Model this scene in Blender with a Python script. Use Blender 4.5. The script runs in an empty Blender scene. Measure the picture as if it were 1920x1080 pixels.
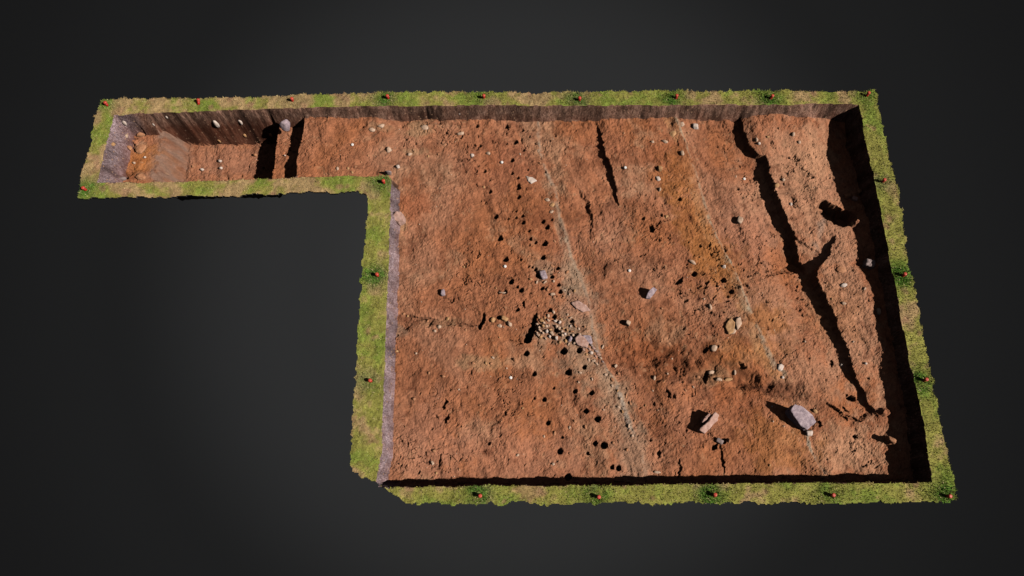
import bpy, math, random
import numpy as np
from mathutils import Vector, Matrix, Euler

# ------------------------------------------------------------------ camera, world, sun, exposure
scene = bpy.context.scene
col = scene.collection
F_PX = 1290.11
CAM = (4.32735, -0.282635, 6.12514)
ROT = (0.340238, 0.00853936, -0.00397116)
cd = bpy.data.cameras.new('camera')
cd.sensor_width = 36.0
cd.lens = 36.0 * F_PX / 1920.0
cd.clip_end = 500
cam = bpy.data.objects.new('camera', cd)
cam.location = CAM
cam.rotation_euler = ROT
col.objects.link(cam)
scene.camera = cam
RM = Euler(ROT).to_matrix()

def at(px, py, z=0.0):
    """photo pixel -> point on the level z"""
    d = RM @ Vector(((px - 960) / F_PX, -(py - 540) / F_PX, -1.0))
    t = (z - CAM[2]) / d.z
    return CAM[0] + t * d.x, CAM[1] + t * d.y

scene.view_settings.view_transform = 'Standard'
scene.view_settings.look = 'None'
scene.view_settings.exposure = 0.2
scene.view_settings.gamma = 1
scene.cycles.diffuse_bounces = 0     # the deep cuts of the photograph stay almost black

world = bpy.data.worlds.new('World')
scene.world = world
world.use_nodes = True
nt = world.node_tree
nt.nodes.clear()
# dark studio surround: a soft pool of grey below the model, darker all round, a dim even dome above
geo = nt.nodes.new('ShaderNodeTexCoord')
vm = nt.nodes.new('ShaderNodeVectorMath'); vm.operation = 'DOT_PRODUCT'
cdir = RM @ Vector((0, 0, -1))
vm.inputs[1].default_value = cdir
cr = nt.nodes.new('ShaderNodeValToRGB')
cr.color_ramp.interpolation = 'EASE'
e = cr.color_ramp.elements
e[0].position = 0.755; e[0].color = (0.0085, 0.0085, 0.0087, 1)
e[1].position = 1.0; e[1].color = (0.031, 0.0312, 0.0318, 1)
x = e.new(0.86); x.color = (0.0112, 0.0113, 0.0115, 1)
x = e.new(0.955); x.color = (0.0235, 0.0237, 0.024, 1)
sep = nt.nodes.new('ShaderNodeSeparateXYZ')
up = nt.nodes.new('ShaderNodeMapRange')
up.inputs['From Min'].default_value = 0.0; up.inputs['From Max'].default_value = 0.5
up.inputs['To Min'].default_value = 0.0; up.inputs['To Max'].default_value = 1.0
mx = nt.nodes.new('ShaderNodeMix'); mx.data_type = 'RGBA'
mx.inputs['B'].default_value = (0.036, 0.037, 0.045, 1)
bg = nt.nodes.new('ShaderNodeBackground')
wo = nt.nodes.new('ShaderNodeOutputWorld')
L = nt.links.new
L(geo.outputs['Generated'], vm.inputs[0])
L(vm.outputs['Value'], cr.inputs['Fac'])
L(geo.outputs['Generated'], sep.inputs[0])
L(sep.outputs['Z'], up.inputs['Value'])
L(up.outputs['Result'], mx.inputs['Factor'])
L(cr.outputs['Color'], mx.inputs['A'])
L(mx.outputs['Result'], bg.inputs['Color'])
L(bg.outputs['Background'], wo.inputs['Surface'])

SUN_EL, SUN_AZ = math.radians(42), math.radians(-19)      # azimuth counted from east, towards the camera
sd = bpy.data.lights.new('sun', 'SUN')
sd.energy = 5.0
sd.angle = math.radians(0.5)
sd.color = (1.0, 0.955, 0.90)
sun = bpy.data.objects.new('sun', sd)
sv = Vector((math.cos(SUN_EL) * math.cos(SUN_AZ), math.cos(SUN_EL) * math.sin(SUN_AZ), math.sin(SUN_EL)))
sun.rotation_euler = sv.to_track_quat('Z', 'Y').to_euler()
sun.location = (14, -4, 12)
col.objects.link(sun)

# ------------------------------------------------------------------ numpy helpers
def _hash(ix, iy, seed):
    h = (ix.astype(np.int64) * 374761393 + iy.astype(np.int64) * 668265263 + seed * 1442695041) & 0xffffffff
    h = ((h ^ (h >> 13)) * 1274126177) & 0xffffffff
    h = (h ^ (h >> 16)) & 0xffffffff
    return h.astype(np.float64) / 4294967295.0

def vnoise(x, y, s, seed):
    """value noise, cell size s, range -1..1"""
    x = x / s + 1000.5; y = y / s + 1000.5
    ix = np.floor(x); iy = np.floor(y)
    fx = x - ix; fy = y - iy
    fx = fx * fx * fx * (fx * (6 * fx - 15) + 10); fy = fy * fy * fy * (fy * (6 * fy - 15) + 10)
    a = _hash(ix, iy, seed); b = _hash(ix + 1, iy, seed)
    c = _hash(ix, iy + 1, seed); d = _hash(ix + 1, iy + 1, seed)
    return ((a + (b - a) * fx) * (1 - fy) + (c + (d - c) * fx) * fy) * 2 - 1

def fbm(x, y, s, seed, n=4, g=0.5):
    t = 0; a = 1; tot = 0
    for k in range(n):
        ca, sa = math.cos(k * 1.1 + .3), math.sin(k * 1.1 + .3)
        t = t + a * vnoise(x * ca - y * sa, x * sa + y * ca, s / 2 ** k, seed + 17 * k)
        tot += a; a *= g
    return t / tot * 1.5

def sstep(a, b, v):
    t = np.clip((v - a) / (b - a), 0, 1)
    return t * t * (3 - 2 * t)

def seg_dist(X, Y, a, b):
    ax, ay = a[:2]; bx, by = b[:2]
    dx, dy = bx - ax, by - ay
    L2 = dx * dx + dy * dy + 1e-12
    t = np.clip(((X - ax) * dx + (Y - ay) * dy) / L2, 0, 1)
    ex = X - (ax + t * dx); ey = Y - (ay + t * dy)
    return np.sqrt(ex * ex + ey * ey), t, (dx * (Y - ay) - dy * (X - ax)) / math.sqrt(L2)

def poly_sd(X, Y, P):
    """signed distance, positive inside"""
    D = np.full(X.shape, 1e9); ins = np.zeros(X.shape, bool)
    n = len(P)
    for i in range(n):
        a, b = P[i], P[(i + 1) % n]
        d, t, s = seg_dist(X, Y, a, b)
        D = np.minimum(D, d)
        c = ((a[1] > Y) != (b[1] > Y)) & (X < (b[0] - a[0]) * (Y - a[1]) / (b[1] - a[1] + 1e-12) + a[0])
        ins ^= c
    return np.where(ins, D, -D)

def line_field(X, Y, pts):
    """distance, side (positive = left of travel), interpolated 3rd value"""
    D = np.full(X.shape, 1e9); S = np.zeros(X.shape); H = np.zeros(X.shape)
    for a, b in zip(pts[:-1], pts[1:]):
        d, t, s = seg_dist(X, Y, a, b)
        m = d < D
        D = np.where(m, d, D); S = np.where(m, s, S); H = np.where(m, a[2] + (b[2] - a[2]) * t, H)
    return D, S, H

def lin(c):
    c = np.asarray(c, float) / 255.0
    return np.where(c <= 0.04045, c / 12.92, ((c + 0.055) / 1.055) ** 2.4)
K = 1.41
def alb(r, g, b):
    return lin((r, g, b)) / K

# ------------------------------------------------------------------ the excavation as one height field
CELL = 0.008
gx = np.arange(-0.16, 8.22, CELL); gy = np.arange(-0.14, 4.16, CELL)
X, Y = np.meshgrid(gx, gy, indexing='ij')
NX, NY = X.shape
idx0 = np.arange(NX * NY).reshape(NX, NY)

OUTER = [(187,187),(330,185),(480,182),(600,177),(727,173),(860,172),(1000,174),(1150,172),(1300,171),(1470,171),(1640,170),(1655,230),(1668,290),(1690,400),(1700,480),
 (1722,580),(1745,700),(1770,820),(1797,940),(1500,941),(1100,943),(762,943),(740,925),(708,905),(658,886),(661,800),(668,680),(676,560),(684,450),
 (690,385),(688,368),(670,359),(560,361),(420,366),(300,367),(145,371),(165,280)]
INNER = [(215,216),(315,211),(400,208),(495,205),(600,201),(700,199),(850,198),(1000,198),(1300,197),(1480,196),(1612,195),(1622,260),(1632,300),(1650,390),(1665,470),(1680,540),
 (1690,600),(1706,680),(1725,760),(1738,840),(1750,905),(1500,905),(1300,908),(1000,910),(860,911),(735,914),(705,909),(716,850),(719,750),(723,650),(727,550),(729,480),
 (732,400),(735,336),(728,329),(600,331),(480,336),(300,341),(181,343)]
OUT = [at(*q) for q in OUTER]; INN = [at(*q) for q in INNER]

sd_out = poly_sd(X, Y, OUT) + 0.016 * fbm(X, Y, 0.11, 5, 3) + 0.022 * np.abs(vnoise(X, Y, 0.05, 9))
din = poly_sd(X, Y, INN) + 0.009 * fbm(X, Y, 0.14, 21, 3) + 0.0015 * vnoise(X, Y, 0.025, 23)

# depth of the dug floor, from control points (photo pixel, depth)
CP = [((225,290),.26),((600,260),.14),((700,260),.16),((800,225),.19),((900,226),.20),((1000,230),.235),((1100,224),.20),((1180,220),.14),((1250,222),.14),((1350,232),.24),
 ((1450,216),.12),((1530,220),.14),((1400,216),.15),((1560,250),.27),((620,325),.13),((760,330),.17),((780,450),.18),((780,600),.18),((780,750),.18),((780,860),.17),((950,400),.18),((950,600),.17),
 ((950,800),.17),((1150,400),.19),((1150,600),.19),((1150,850),.18),((1300,600),.20),((1300,850),.18),((1450,400),.18),((1450,650),.18),((1450,850),.17),((1570,300),.29),((1590,340),.27),((1580,270),.29),
 ((1620,450),.19),((1640,560),.15),((1650,650),.16),((1665,740),.19),((1680,850),.20),((800,893),.25),((900,893),.25),((1000,893),.26),((1100,893),.26),((1200,893),.25),((1300,893),.26),((1400,893),.26),((1500,893),.25),((1600,893),.25),((1560,850),.18),((1560,650),.16)]
num = np.zeros_like(X); den = np.zeros_like(X)
for (q, dz) in CP:
    px, py = at(q[0], q[1], -dz)
    w = 1.0 / ((X - px) ** 2 + (Y - py) ** 2 + 0.03) ** 1.5
    num += w * dz; den += w
depth = num / den
# arm with the deep pit at its west end
arm = (X < 2.35) & (Y > 2.95)
wx = X + 0.020 * fbm(X, Y, 0.25, 31, 3) + 0.006 * vnoise(X, Y, 0.03, 33)
dp = np.interp(wx, [0, .10, .50, .54, .66, 1.735, 1.765, 2.04, 2.075, 3], [.25, .255, .29, .31, .60, .61, .30, .30, .135, .135])
depth = np.where(arm, dp, depth)
# the floor drops a little more towards the back of the pit's ledge
floor = -depth
# wall profile: batter width differs from side to side
wn = 0.022 + 0.012 * (fbm(X, Y, 0.2, 41, 2) + 1) + .016 * sstep(2.2, 3.5, X) * (Y > 3.5) * (1 + .6 * fbm(X, Y, .3, 42, 3))
w = np.where((X < 3.6) & (Y < 3.02), 0.060, wn)                   # west side of the main trench
w = np.where((X < 0.5) & (Y > 3.02), 0.085, w)                    # west end of the arm
w = np.where((X > 0.45) & (X < 2.1) & (Y < 3.45) & (Y > 2.9), 0.09 + 0.06 * sstep(.45, .55, X) * (1 - sstep(1.7, 1.8, X)), w)
wr = np.clip(din / w, 0, 1)
wall_t = wr * (1.15 - .15 * wr)
# relief of the dug soil
UU = X * .97 + Y * .25; VV_ = (Y * .97 - X * .25) * .3
rel = 0.013 * fbm(X, Y, 0.5, 51, 3) + 0.016 * fbm(UU, VV_, 0.19, 67, 3) + 0.004 * fbm(UU, VV_ * 1.6, 0.05, 68, 3) + 0.0070 * fbm(X, Y, 0.14, 52, 5, .65) + 0.0062 * fbm(X, Y, 0.055, 53, 4, .8) * (1 + .6 * fbm(X, Y, .4, 58, 2)) + 0.0022 * vnoise(X, Y, 0.014, 54) + 0.0018 * (_hash(idx0 // NY, idx0 % NY, 99) - .5)
clod = np.clip(fbm(X, Y, 0.05, 55, 3) - 0.45, 0, 1) * 0.010
pitn = np.clip(fbm(X, Y, 0.055, 56, 4, .6) - 0.52, 0, 1) * 0.045
rdg = 1 - np.abs(fbm(X + .03 * fbm(X, Y, .1, 60, 2), Y, 0.16, 59, 3, .55))
pitn = pitn + np.clip(rdg - .955, 0, 1) * .28 * sstep(.0, .5, fbm(X, Y, .3, 65, 2))
rough = sstep(-.4, .6, fbm(X, Y, 0.7, 57, 2))
floor = floor + rel + clod * rough - pitn * (0.4 + rough)

# ---- scarps (photo pixel, step height): the ground drops on the shaded side and climbs back gently
XW = X + 0.017 * fbm(X, Y, 0.09, 61, 4, .6) + 0.009 * vnoise(X, Y, 0.022, 62)
YW = Y + 0.010 * fbm(X, Y, 0.08, 63, 3) + 0.005 * vnoise(X, Y, 0.022, 64)
def pl(tab, z=-.18):
    return [(*at(t[0], t[1], z), t[2]) for t in tab]
def scarp(tab, side, face, decay, z=-.18, flat=0.0):
    global floor
    D, S, H = line_field(XW, YW, pl(tab, z))
    d = np.where(S * side > 0, D, -D)
    kk = np.clip(H / (max(t[2] for t in tab) * .75 + 1e-6), .25, 1)
    g = sstep(0, face, d) * np.exp(-(np.clip(d - flat * kk, 0, None) / (decay * kk)) ** 2)
    floor = floor - H * g
# tables run from the back of the trench to the front; side -1 = right of travel = the west side
scarp([(1386,218,.03),(1394,232,.085),(1401,262,.09),(1411,276,.09),(1425,288,.085),(1438,292,.10),(1445,320,.11),(1454,350,.105),(1466,385,.11),(1478,410,.12),(1490,435,.125),(1500,460,.135),(1508,478,.12),(1516,491,.07),(1520,499,.03),(1524,510,.0)], -1, .012, .26, flat=.09)
scarp([(1568,440,.0),(1562,455,.05),(1558,475,.08),(1546,492,.09),(1533,508,.13),(1534,528,.13),(1548,560,.11),(1563,590,.10),(1578,625,.085),(1590,660,.08),(1602,690,.08),(1612,718,.05),(1624,742,.055),(1640,765,.05),(1652,780,.0)], -1, .012, .26, flat=.07)
scarp([(1118,225,.0),(1126,242,.03),(1133,268,.055),(1138,290,.06),(1146,310,.055),(1150,330,.065),(1156,350,.05),(1160,375,.035),(1164,390,.0)], -1, .012, .24, flat=.05)
scarp([(1078,340,.0),(1088,355,.02),(1106,378,.045),(1110,400,.03),(1112,425,.025),(1106,455,.0)], -1, .035, .16)
scarp([(1145,470,.0),(1142,500,.02),(1138,530,.0)], -1, .04, .12)
# short black cuts
def cut(px, py, ln, wd, ang, dep, z=-.18):
    """slit of length ln and width wd (pixels), direction ang in degrees in the photo"""
    global floor
    cx, cy = at(px, py, z)
    s = 1 / 212.0
    a = math.radians(ang)
    ux, uy = math.cos(a), math.sin(a)
    lx = (XW - cx) * ux + (YW - cy) * uy; ly = -(XW - cx) * uy + (YW - cy) * ux
    r = np.sqrt((lx / (ln * .5 * s)) ** 2 + (ly / (wd * .5 * s)) ** 2)
    floor = floor - dep * sstep(1.15, .75, r)
def hollow(px, py, rx, ry, an, dep, z=-.18):
    global floor
    ux, uy = at(px, py, z); a = math.radians(an)
    lx = (XW - ux) * math.cos(a) + (YW - uy) * math.sin(a); ly = -(XW - ux) * math.sin(a) + (YW - uy) * math.cos(a)
    q2 = (lx * 212 / rx) ** 2 + (ly * 212 / ry) ** 2
    br = .85 + .6 * fbm(X, Y, .12, 66, 2)
    floor = floor - dep * np.exp(-q2) * br
cut(903, 602, 36, 8, 77, .10); cut(992, 625, 44, 14, 62, .14); cut(1003, 600, 26, 7, 78, .12); cut(999, 606, 14, 8, 120, .08)
cut(988, 634, 24, 17, 60, .13); cut(968, 641, 40, 4, -12, .02)
cut(833, 757, 20, 6, 80, .06); cut(836, 783, 20, 6, 75, .05); cut(826, 862, 18, 4, 70, .03); cut(805, 608, 22, 5, 60, .03)
cut(1276, 524, 20, 7, 66, .07); cut(1206, 478, 16, 3, 20, .02); cut(1239, 403, 10, 6, 110, .05); cut(1233, 418, 18, 4, 50, .03)
cut(1247, 432, 18, 5, 5, .0); cut(1221, 429, 16, 8, 95, .07); cut(1327, 704, 30, 10, 68, .07); cut(1342, 652, 22, 6, 30, .05)
cut(1325, 655, 16, 7, 45, .05); cut(1392, 683, 20, 9, -35, .04); cut(1256, 738, 18, 5, -65, .05); cut(1357, 860, 56, 5, 92, .035)
cut(1341, 838, 12, 8, 90, .06); cut(1276, 878, 36, 5, 90, .02); cut(1604, 745, 18, 9, 0, .08); cut(1594, 742, 10, 8, 70, .06)
cut(1567, 766, 34, 6, -38, .06); cut(1585, 782, 20, 5, -35, .05); cut(1600, 782, 44, 4, -15, .03); cut(1540, 795, 14, 5, 80, .04)
cut(1588, 766, 14, 4, -40, .04); cut(1240, 849, 14, 4, 80, .04)
cut(1566, 678, 14, 5, 80, .05); cut(1570, 680, 14, 6, 0, .0)
cut(790, 595, 60, 5, -8, .035); cut(865, 608, 70, 4, -4, .03); cut(1105, 385, 10, 8, 60, .03)
cut(1350, 700, 60, 4, 5, .0); hollow(1275, 672, 76, 30, -18, .075); hollow(1200, 690, 60, 14, -15, .035); hollow(1330, 690, 34, 22, 20, .035); hollow(1395, 706, 30, 20, -10, .07); hollow(1450, 725, 70, 15, -14, .055); hollow(840, 598, 90, 9, -6, .03); hollow(1230, 655, 30, 20, 0, .03)
cut(1232, 878, 14, 4, 0, .0)
# arm: loosened blocks at the west end
cut(268, 250, 16, 9, -40, .07, -.27); cut(246, 262, 26, 5, 5, .05, -.27); cut(250, 276, 26, 6, -80, .07, -.27); cut(236, 275, 18, 6, -60, .06, -.27)
cut(238, 330, 26, 10, 42, .09, -.26); cut(247, 316, 20, 4, 30, .03, -.26); cut(226, 332, 10, 5, 30, .04, -.26); cut(451, 330, 12, 5, 60, .03, -.6)
cut(466, 312, 22, 4, 75, .02, -.6)
# the bowl beside the east side, with its raised rims
cx, cy = at(1571, 404, -.2)
for (qx, qy, rx, ry, an, dd) in [(1563, 398, 32, 21, -28, .22), (1584, 407, 26, 19, 15, .20), (1550, 388, 19, 19, 0, .17)]:
    ux, uy = at(qx, qy, -.19)
    a = math.radians(an)
    lx = (XW - ux) * math.cos(a) + (YW - uy) * math.sin(a); ly = -(XW - ux) * math.sin(a) + (YW - uy) * math.cos(a)
    r = np.sqrt((lx * 200 / rx) ** 2 + (ly * 200 / ry) ** 2)
    floor = np.where(r < 1.2, np.minimum(floor, -.19 - dd * sstep(1.08, .72, r)), floor)
def mound(px, py, rx, ry, an, h, z=-.18):
    global floor
    ux, uy = at(px, py, z); a = math.radians(an)
    lx = (XW - ux) * math.cos(a) + (YW - uy) * math.sin(a); ly = -(XW - ux) * math.sin(a) + (YW - uy) * math.cos(a)
    r = np.sqrt((lx * 212 / rx) ** 2 + (ly * 212 / ry) ** 2)
    floor = floor + h * sstep(1.1, .35, r)
mound(1604, 416, 12, 7, 50, .07); mound(1668, 824, 14, 9, -25, .05); mound(1660, 772, 10, 9, 0, .05)
mound(1648, 500, 12, 14, 0, .03); mound(530, 300, 14, 34, 88, .02, -.3)
# the two long pale edges: here the ground steps down towards the east, so the face catches the sun
LINE_A = [(1006,226,.01),(1006,250,.03),(1012,290,.035),(1022,320,.04),(1036,350,.03),(1044,400,.02),(1058,440,.04),(1068,480,.045),(1085,520,.04),(1100,560,.03),(1108,610,.05),(1118,655,.07),(1135,690,.07),(1160,725,.05),(1170,760,.05),(1182,800,.05),(1196,840,.03),(1208,885,.02)]
LINE_B = [(1262,222,.02),(1275,250,.04),(1290,290,.045),(1305,330,.05),(1315,365,.045),(1330,410,.05),(1345,445,.05),(1362,480,.05),(1380,515,.055),(1392,550,.045),(1408,590,.03),(1425,630,.035),(1440,660,.03),(1452,682,.015),(1470,700,.0)]
LINE_C = [(1505,790,.0),(1515,820,.02),(1524,850,.035),(1540,878,.045),(1556,895,.045)]
for t, f_ in ((LINE_A, .06), (LINE_B, .05), (LINE_C, .04)):
    scarp(t, 1, f_, .45)
scarp([(300,300,.02),(270,345,.02)], 1, .03, .3, -.27)
# rubble foot along the back wall
back = sstep(3.62, 3.80, Y) * (X > 2.2)
floor = floor + back * np.clip(fbm(X, Y, 0.10, 71, 3), -.3, 1) * 0.018

# ---- stake holes (photo pixel, radius in pixels)
HOLES = [(894,234,4.5),(949,233,5.2),(980,242,3),(993,253,2.4),(966,263,6),(900,271,4),(894,279,2.6),(950,268,2.8),(982,278,4),(960,298.5,5),(908.5,319,4.5),(960,324,4),
 (971,334,3.5),(972,352,5),(971.5,346,3.4),(973,369,4.6),(919,359,4),(989.6,316,2.2),(681,240,3.2),(1023,321,2.4),
 (930,405,5.4),(937,446,6.4),(947.5,486,6),(981,417.5,4),(980,405,3.8),(967.5,408.5,3),(968,396,2.4),(953,410,2.2),(992,433,3.2),(994.7,447.5,3.6),(1004.5,454.5,3.2),
 (1018.7,414.7,4),(1026,424.7,5),(1034.7,411,3),(1021,456,6.2),(1018,482,5.5),(1046,502.5,4),(1034.7,519,4.2),(1003.7,505.5,3.6),(998,501.7,2.4),(1009,517,5),
 (958,527.5,6),(977.5,544,5),(935,548,3.4),(947,548,4.6),(970,537.5,3),(1017,541,4),(1047,534.7,4),(1050.5,547,4.6),
 (970.7,581,3.8),(982,566.7,2.6),(1031,581,4.2),(1039,593,4.2),(1072,602,4.2),(1043,618.5,4.6),(986.7,662.7,5.6),(1057,658.5,6.6),(1086,656.6,5.6),
 (1095.6,687.7,4.2),(1066,696.6,6.4),(1001.5,700.7,4.6),(1064,634,4),(935,596,4.2),
 (1078.7,733,4.4),(1110,735.5,4.6),(1021,747.6,4.6),(1099,770,5),(1121,784.4,6.2),(1028,791.6,4.2),(1116.7,830.6,4.4),(1133,834.5,6.4),(1051,844,5.6),(1103,848.7,2.6),
 (1149,875.4,4),(1161.7,877,5),(1066.7,893,6.4),(1055,818.6,2.4),(917,831,2.6),(1002,746,2.2),(1038.5,727,2.4),
 (1274,374,4.2),(1206,410,3.4),(1303,512,5),(1358,524,5),(1372.5,545.6,4.4),(1366,555,2.4),(1608,817,3.4),(1482,292,2.4),(1231,315,3.2),(1358,826,5),(1345,535,2.6),(1032,260,2.4)]
for (hx, hy, hr) in HOLES:
    cx, cy = at(hx, hy, -.18)
    R = (hr * .86 + .25) / (1290.0 / 6.3) * (1.0 if hy > 420 else .98 * (hy / 420) ** .12)
    i0, i1 = np.searchsorted(gx, (cx - R * 2 - .03, cx + R * 2 + .03)); j0, j1 = np.searchsorted(gy, (cy - R * 2 - .03, cy + R * 2 + .03))
    sl = (slice(i0, i1), slice(j0, j1))
    r = np.hypot(X[sl] - cx, Y[sl] - cy) * (1 + .16 * vnoise(X[sl], Y[sl], .022, 81))
    floor[sl] = floor[sl] - min(.12, R * 4.5) * sstep(R * 1.25, R * .70, r)

turf_z = 0.006 * fbm(X, Y, 0.12, 91, 3) + 0.004 * vnoise(X, Y, 0.03, 92) - 0.004
wall_t = np.where(din > 0, wall_t, 0)
Z = turf_z * (1 - wall_t) + floor * wall_t
face = np.clip(np.minimum(wall_t, 1 - wall_t) * 3, 0, 1)
X2 = X + face * 0.003 * vnoise(X, Y, 0.02, 95); Y2 = Y + face * 0.003 * vnoise(X, Y, 0.02, 96)

# ------------------------------------------------------------------ soil colour
def mixc(C, c, m):
    return C + (np.asarray(c) - C) * np.clip(m, 0, 1)[..., None]
C = np.zeros(X.shape + (3,)) + alb(170, 104, 70)
n1 = fbm(X, Y, 0.55, 101, 4); n2 = fbm(X, Y, 0.16, 102, 4); n3 = fbm(X, Y, 0.05, 103, 3)
C = mixc(C, alb(178, 118, 88), sstep(.0, .7, n1) * .8)
C = mixc(C, alb(172, 100, 56), sstep(-.1, -.8, n1) * .7)
def zone(px, py, rx, ry, c, k, an=0, z=-.18, soft=.55):
    global C
    ux, uy = at(px, py, z); a = math.radians(an)
    lx = (X - ux) * math.cos(a) + (Y - uy) * math.sin(a); ly = -(X - ux) * math.sin(a) + (Y - uy) * math.cos(a)
    r = np.sqrt((lx * 205 / rx) ** 2 + (ly * 205 / ry) ** 2) + .42 * n2 + .30 * n3
    C = mixc(C, c, sstep(1 + soft * .5, 1 - soft, r) * k)
TAN = alb(194, 134, 102); YEL = alb(182, 110, 46); GREY = alb(166, 138, 116); PINK = alb(186, 122, 94); PALE = alb(186, 146, 108); RUST = alb(166, 84, 36); UMB = alb(112, 58, 30)
C = mixc(C, alb(190, 144, 112), sstep(.15, .9, fbm(X, Y, .38, 151, 5, .65)) * .5)
C = mixc(C, alb(134, 78, 50), sstep(.2, .9, fbm(X, Y, .30, 152, 5, .65)) * .45)
zone(1500, 330, 110, 150, TAN, .8); zone(1580, 580, 60, 190, TAN, .9, 8); zone(1440, 600, 70, 110, TAN, .5); zone(1600, 840, 85, 50, alb(196, 138, 104), .9)
zone(1560, 440, 50, 70, TAN, .8); zone(1530, 300, 60, 60, alb(200, 144, 108), .5); zone(1510, 700, 80, 60, TAN, .6); zone(1400, 430, 60, 80, PINK, .6)
zone(1300, 420, 38, 130, YEL, .7, -72 + 90); zone(1250, 300, 60, 60, RUST, .35); zone(1350, 500, 60, 70, YEL, .55); zone(1260, 330, 50, 60, YEL, .35); zone(1440, 600, 40, 34, YEL, .65); zone(1470, 830, 70, 60, YEL, .55)
zone(1410, 660, 70, 36, YEL, .5); zone(1350, 745, 90, 40, RUST, .3); zone(1560, 590, 50, 60, YEL, .25)
zone(1290, 770, 60, 60, PINK, .4); zone(800, 830, 90, 80, PINK, .5); zone(950, 850, 150, 60, PINK, .45); zone(1090, 620, 60, 90, GREY, .55); zone(1075, 520, 34, 60, GREY, .6, -70 + 90)
zone(1150, 735, 34, 70, alb(170, 134, 108), .6, 25); zone(1020, 510, 20, 30, GREY, .5); zone(1040, 620, 50, 34, GREY, .35); zone(1190, 850, 34, 60, GREY, .4); zone(1090, 575, 36, 24, PINK, .6)
zone(785, 245, 30, 26, PALE, .5); zone(780, 285, 26, 12, PALE, .45); zone(715, 242, 24, 12, PALE, .3); zone(740, 620, 20, 14, GREY, .4)
zone(905, 680, 50, 16, PALE, .45); zone(825, 605, 40, 12, PALE, .3); zone(755, 420, 12, 30, PALE, .5); zone(1350, 700, 44, 20, PALE, .45); zone(1140, 430, 40, 60, PINK, .5)
zone(1060, 450, 30, 60, PINK, .4); zone(1130, 280, 60, 50, alb(176, 106, 72), .5); zone(1220, 660, 90, 30, RUST, .35); zone(1030, 440, 60, 60, alb(150, 84, 56), .35)
zone(950, 300, 80, 70, alb(164, 92, 62), .4); zone(780, 380, 40, 60, alb(176, 92, 48), .5); zone(1560, 385, 60, 20, alb(196, 134, 96), .5)
zone(270, 300, 45, 40, YEL, .75, z=-.27); zone(250, 300, 40, 16, alb(186, 104, 44), .5, z=-.27); zone(420, 300, 90, 40, alb(176, 114, 86), .8, z=-.6)
C = mixc(C, alb(134, 100, 86), arm * sstep(.40, .52, wx + .03 * n2) * sstep(.74, .62, wx + .04 * n2) * (.75 + .5 * n3 + .3 * n2)); zone(262, 275, 16, 16, GREY, .5, z=-.27); zone(265, 330, 14, 12, GREY, .5, z=-.27)
zone(1540, 425, 10, 40, alb(172, 140, 124), .7, -20)
def stripe(tab, wpx, c, k, off=0.0, z=-.18):
    global C
    D, S, H = line_field(X + .015 * n3 + .01 * n2, Y, pl(tab, z))
    d = np.abs(np.where(S > 0, D, -D) - off)
    C = mixc(C, c, sstep(wpx / 200., wpx / 500., d) * k * np.clip(.65 + .6 * n3 + .7 * n2, 0, 1.1))
stripe(LINE_A, 5, alb(150, 126, 110), .8, .02); stripe(LINE_B, 5, alb(156, 132, 110), .85, .02); stripe(LINE_C, 5, alb(164, 144, 126), .8, .02); stripe([(1425,630,0),(1440,660,0),(1455,690,0)], 5, alb(160, 140, 124), .7, .0)
stripe(LINE_B[7:11], 11, alb(160, 142, 122), .6, .0); stripe(LINE_B, 14, alb(186, 134, 82), .35, -.05)
stripe(LINE_A[4:9], 14, GREY, .45, .0); stripe(LINE_A[12:16], 18, alb(164, 138, 118), .4, -.03); stripe(LINE_A[13:16], 6, alb(160, 146, 138), .6, .0)
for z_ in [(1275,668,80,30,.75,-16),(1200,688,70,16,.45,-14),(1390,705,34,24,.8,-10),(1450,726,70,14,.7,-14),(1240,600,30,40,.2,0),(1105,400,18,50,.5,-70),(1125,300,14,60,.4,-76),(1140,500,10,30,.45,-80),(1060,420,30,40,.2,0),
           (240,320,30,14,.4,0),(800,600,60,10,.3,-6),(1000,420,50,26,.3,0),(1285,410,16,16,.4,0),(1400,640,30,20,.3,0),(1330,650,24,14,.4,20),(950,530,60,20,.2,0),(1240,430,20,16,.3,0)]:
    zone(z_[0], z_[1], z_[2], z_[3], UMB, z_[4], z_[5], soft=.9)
# mottles
C = C * (1 + .12 * n2 + .17 * n3 + .13 * vnoise(X, Y, 0.028, 112) + .24 * (_hash(idx0 // NY, idx0 % NY, 98) - .5) + .08 * vnoise(X, Y, 0.018, 111))[..., None]
C = mixc(C, alb(112, 58, 34), sstep(.25, 1.0, fbm(X, Y, 0.09, 121, 5, .65)) * .65)
C = mixc(C, alb(198, 150, 112), sstep(.45, 1.1, fbm(X, Y, 0.06, 131, 5, .7)) * .5)
lum = C @ np.array([.3, .6, .1])
C = C * .88 + lum[..., None] * .12
C = np.clip(C * np.array([.985, .99, .91]), 0.01, .9)

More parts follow.
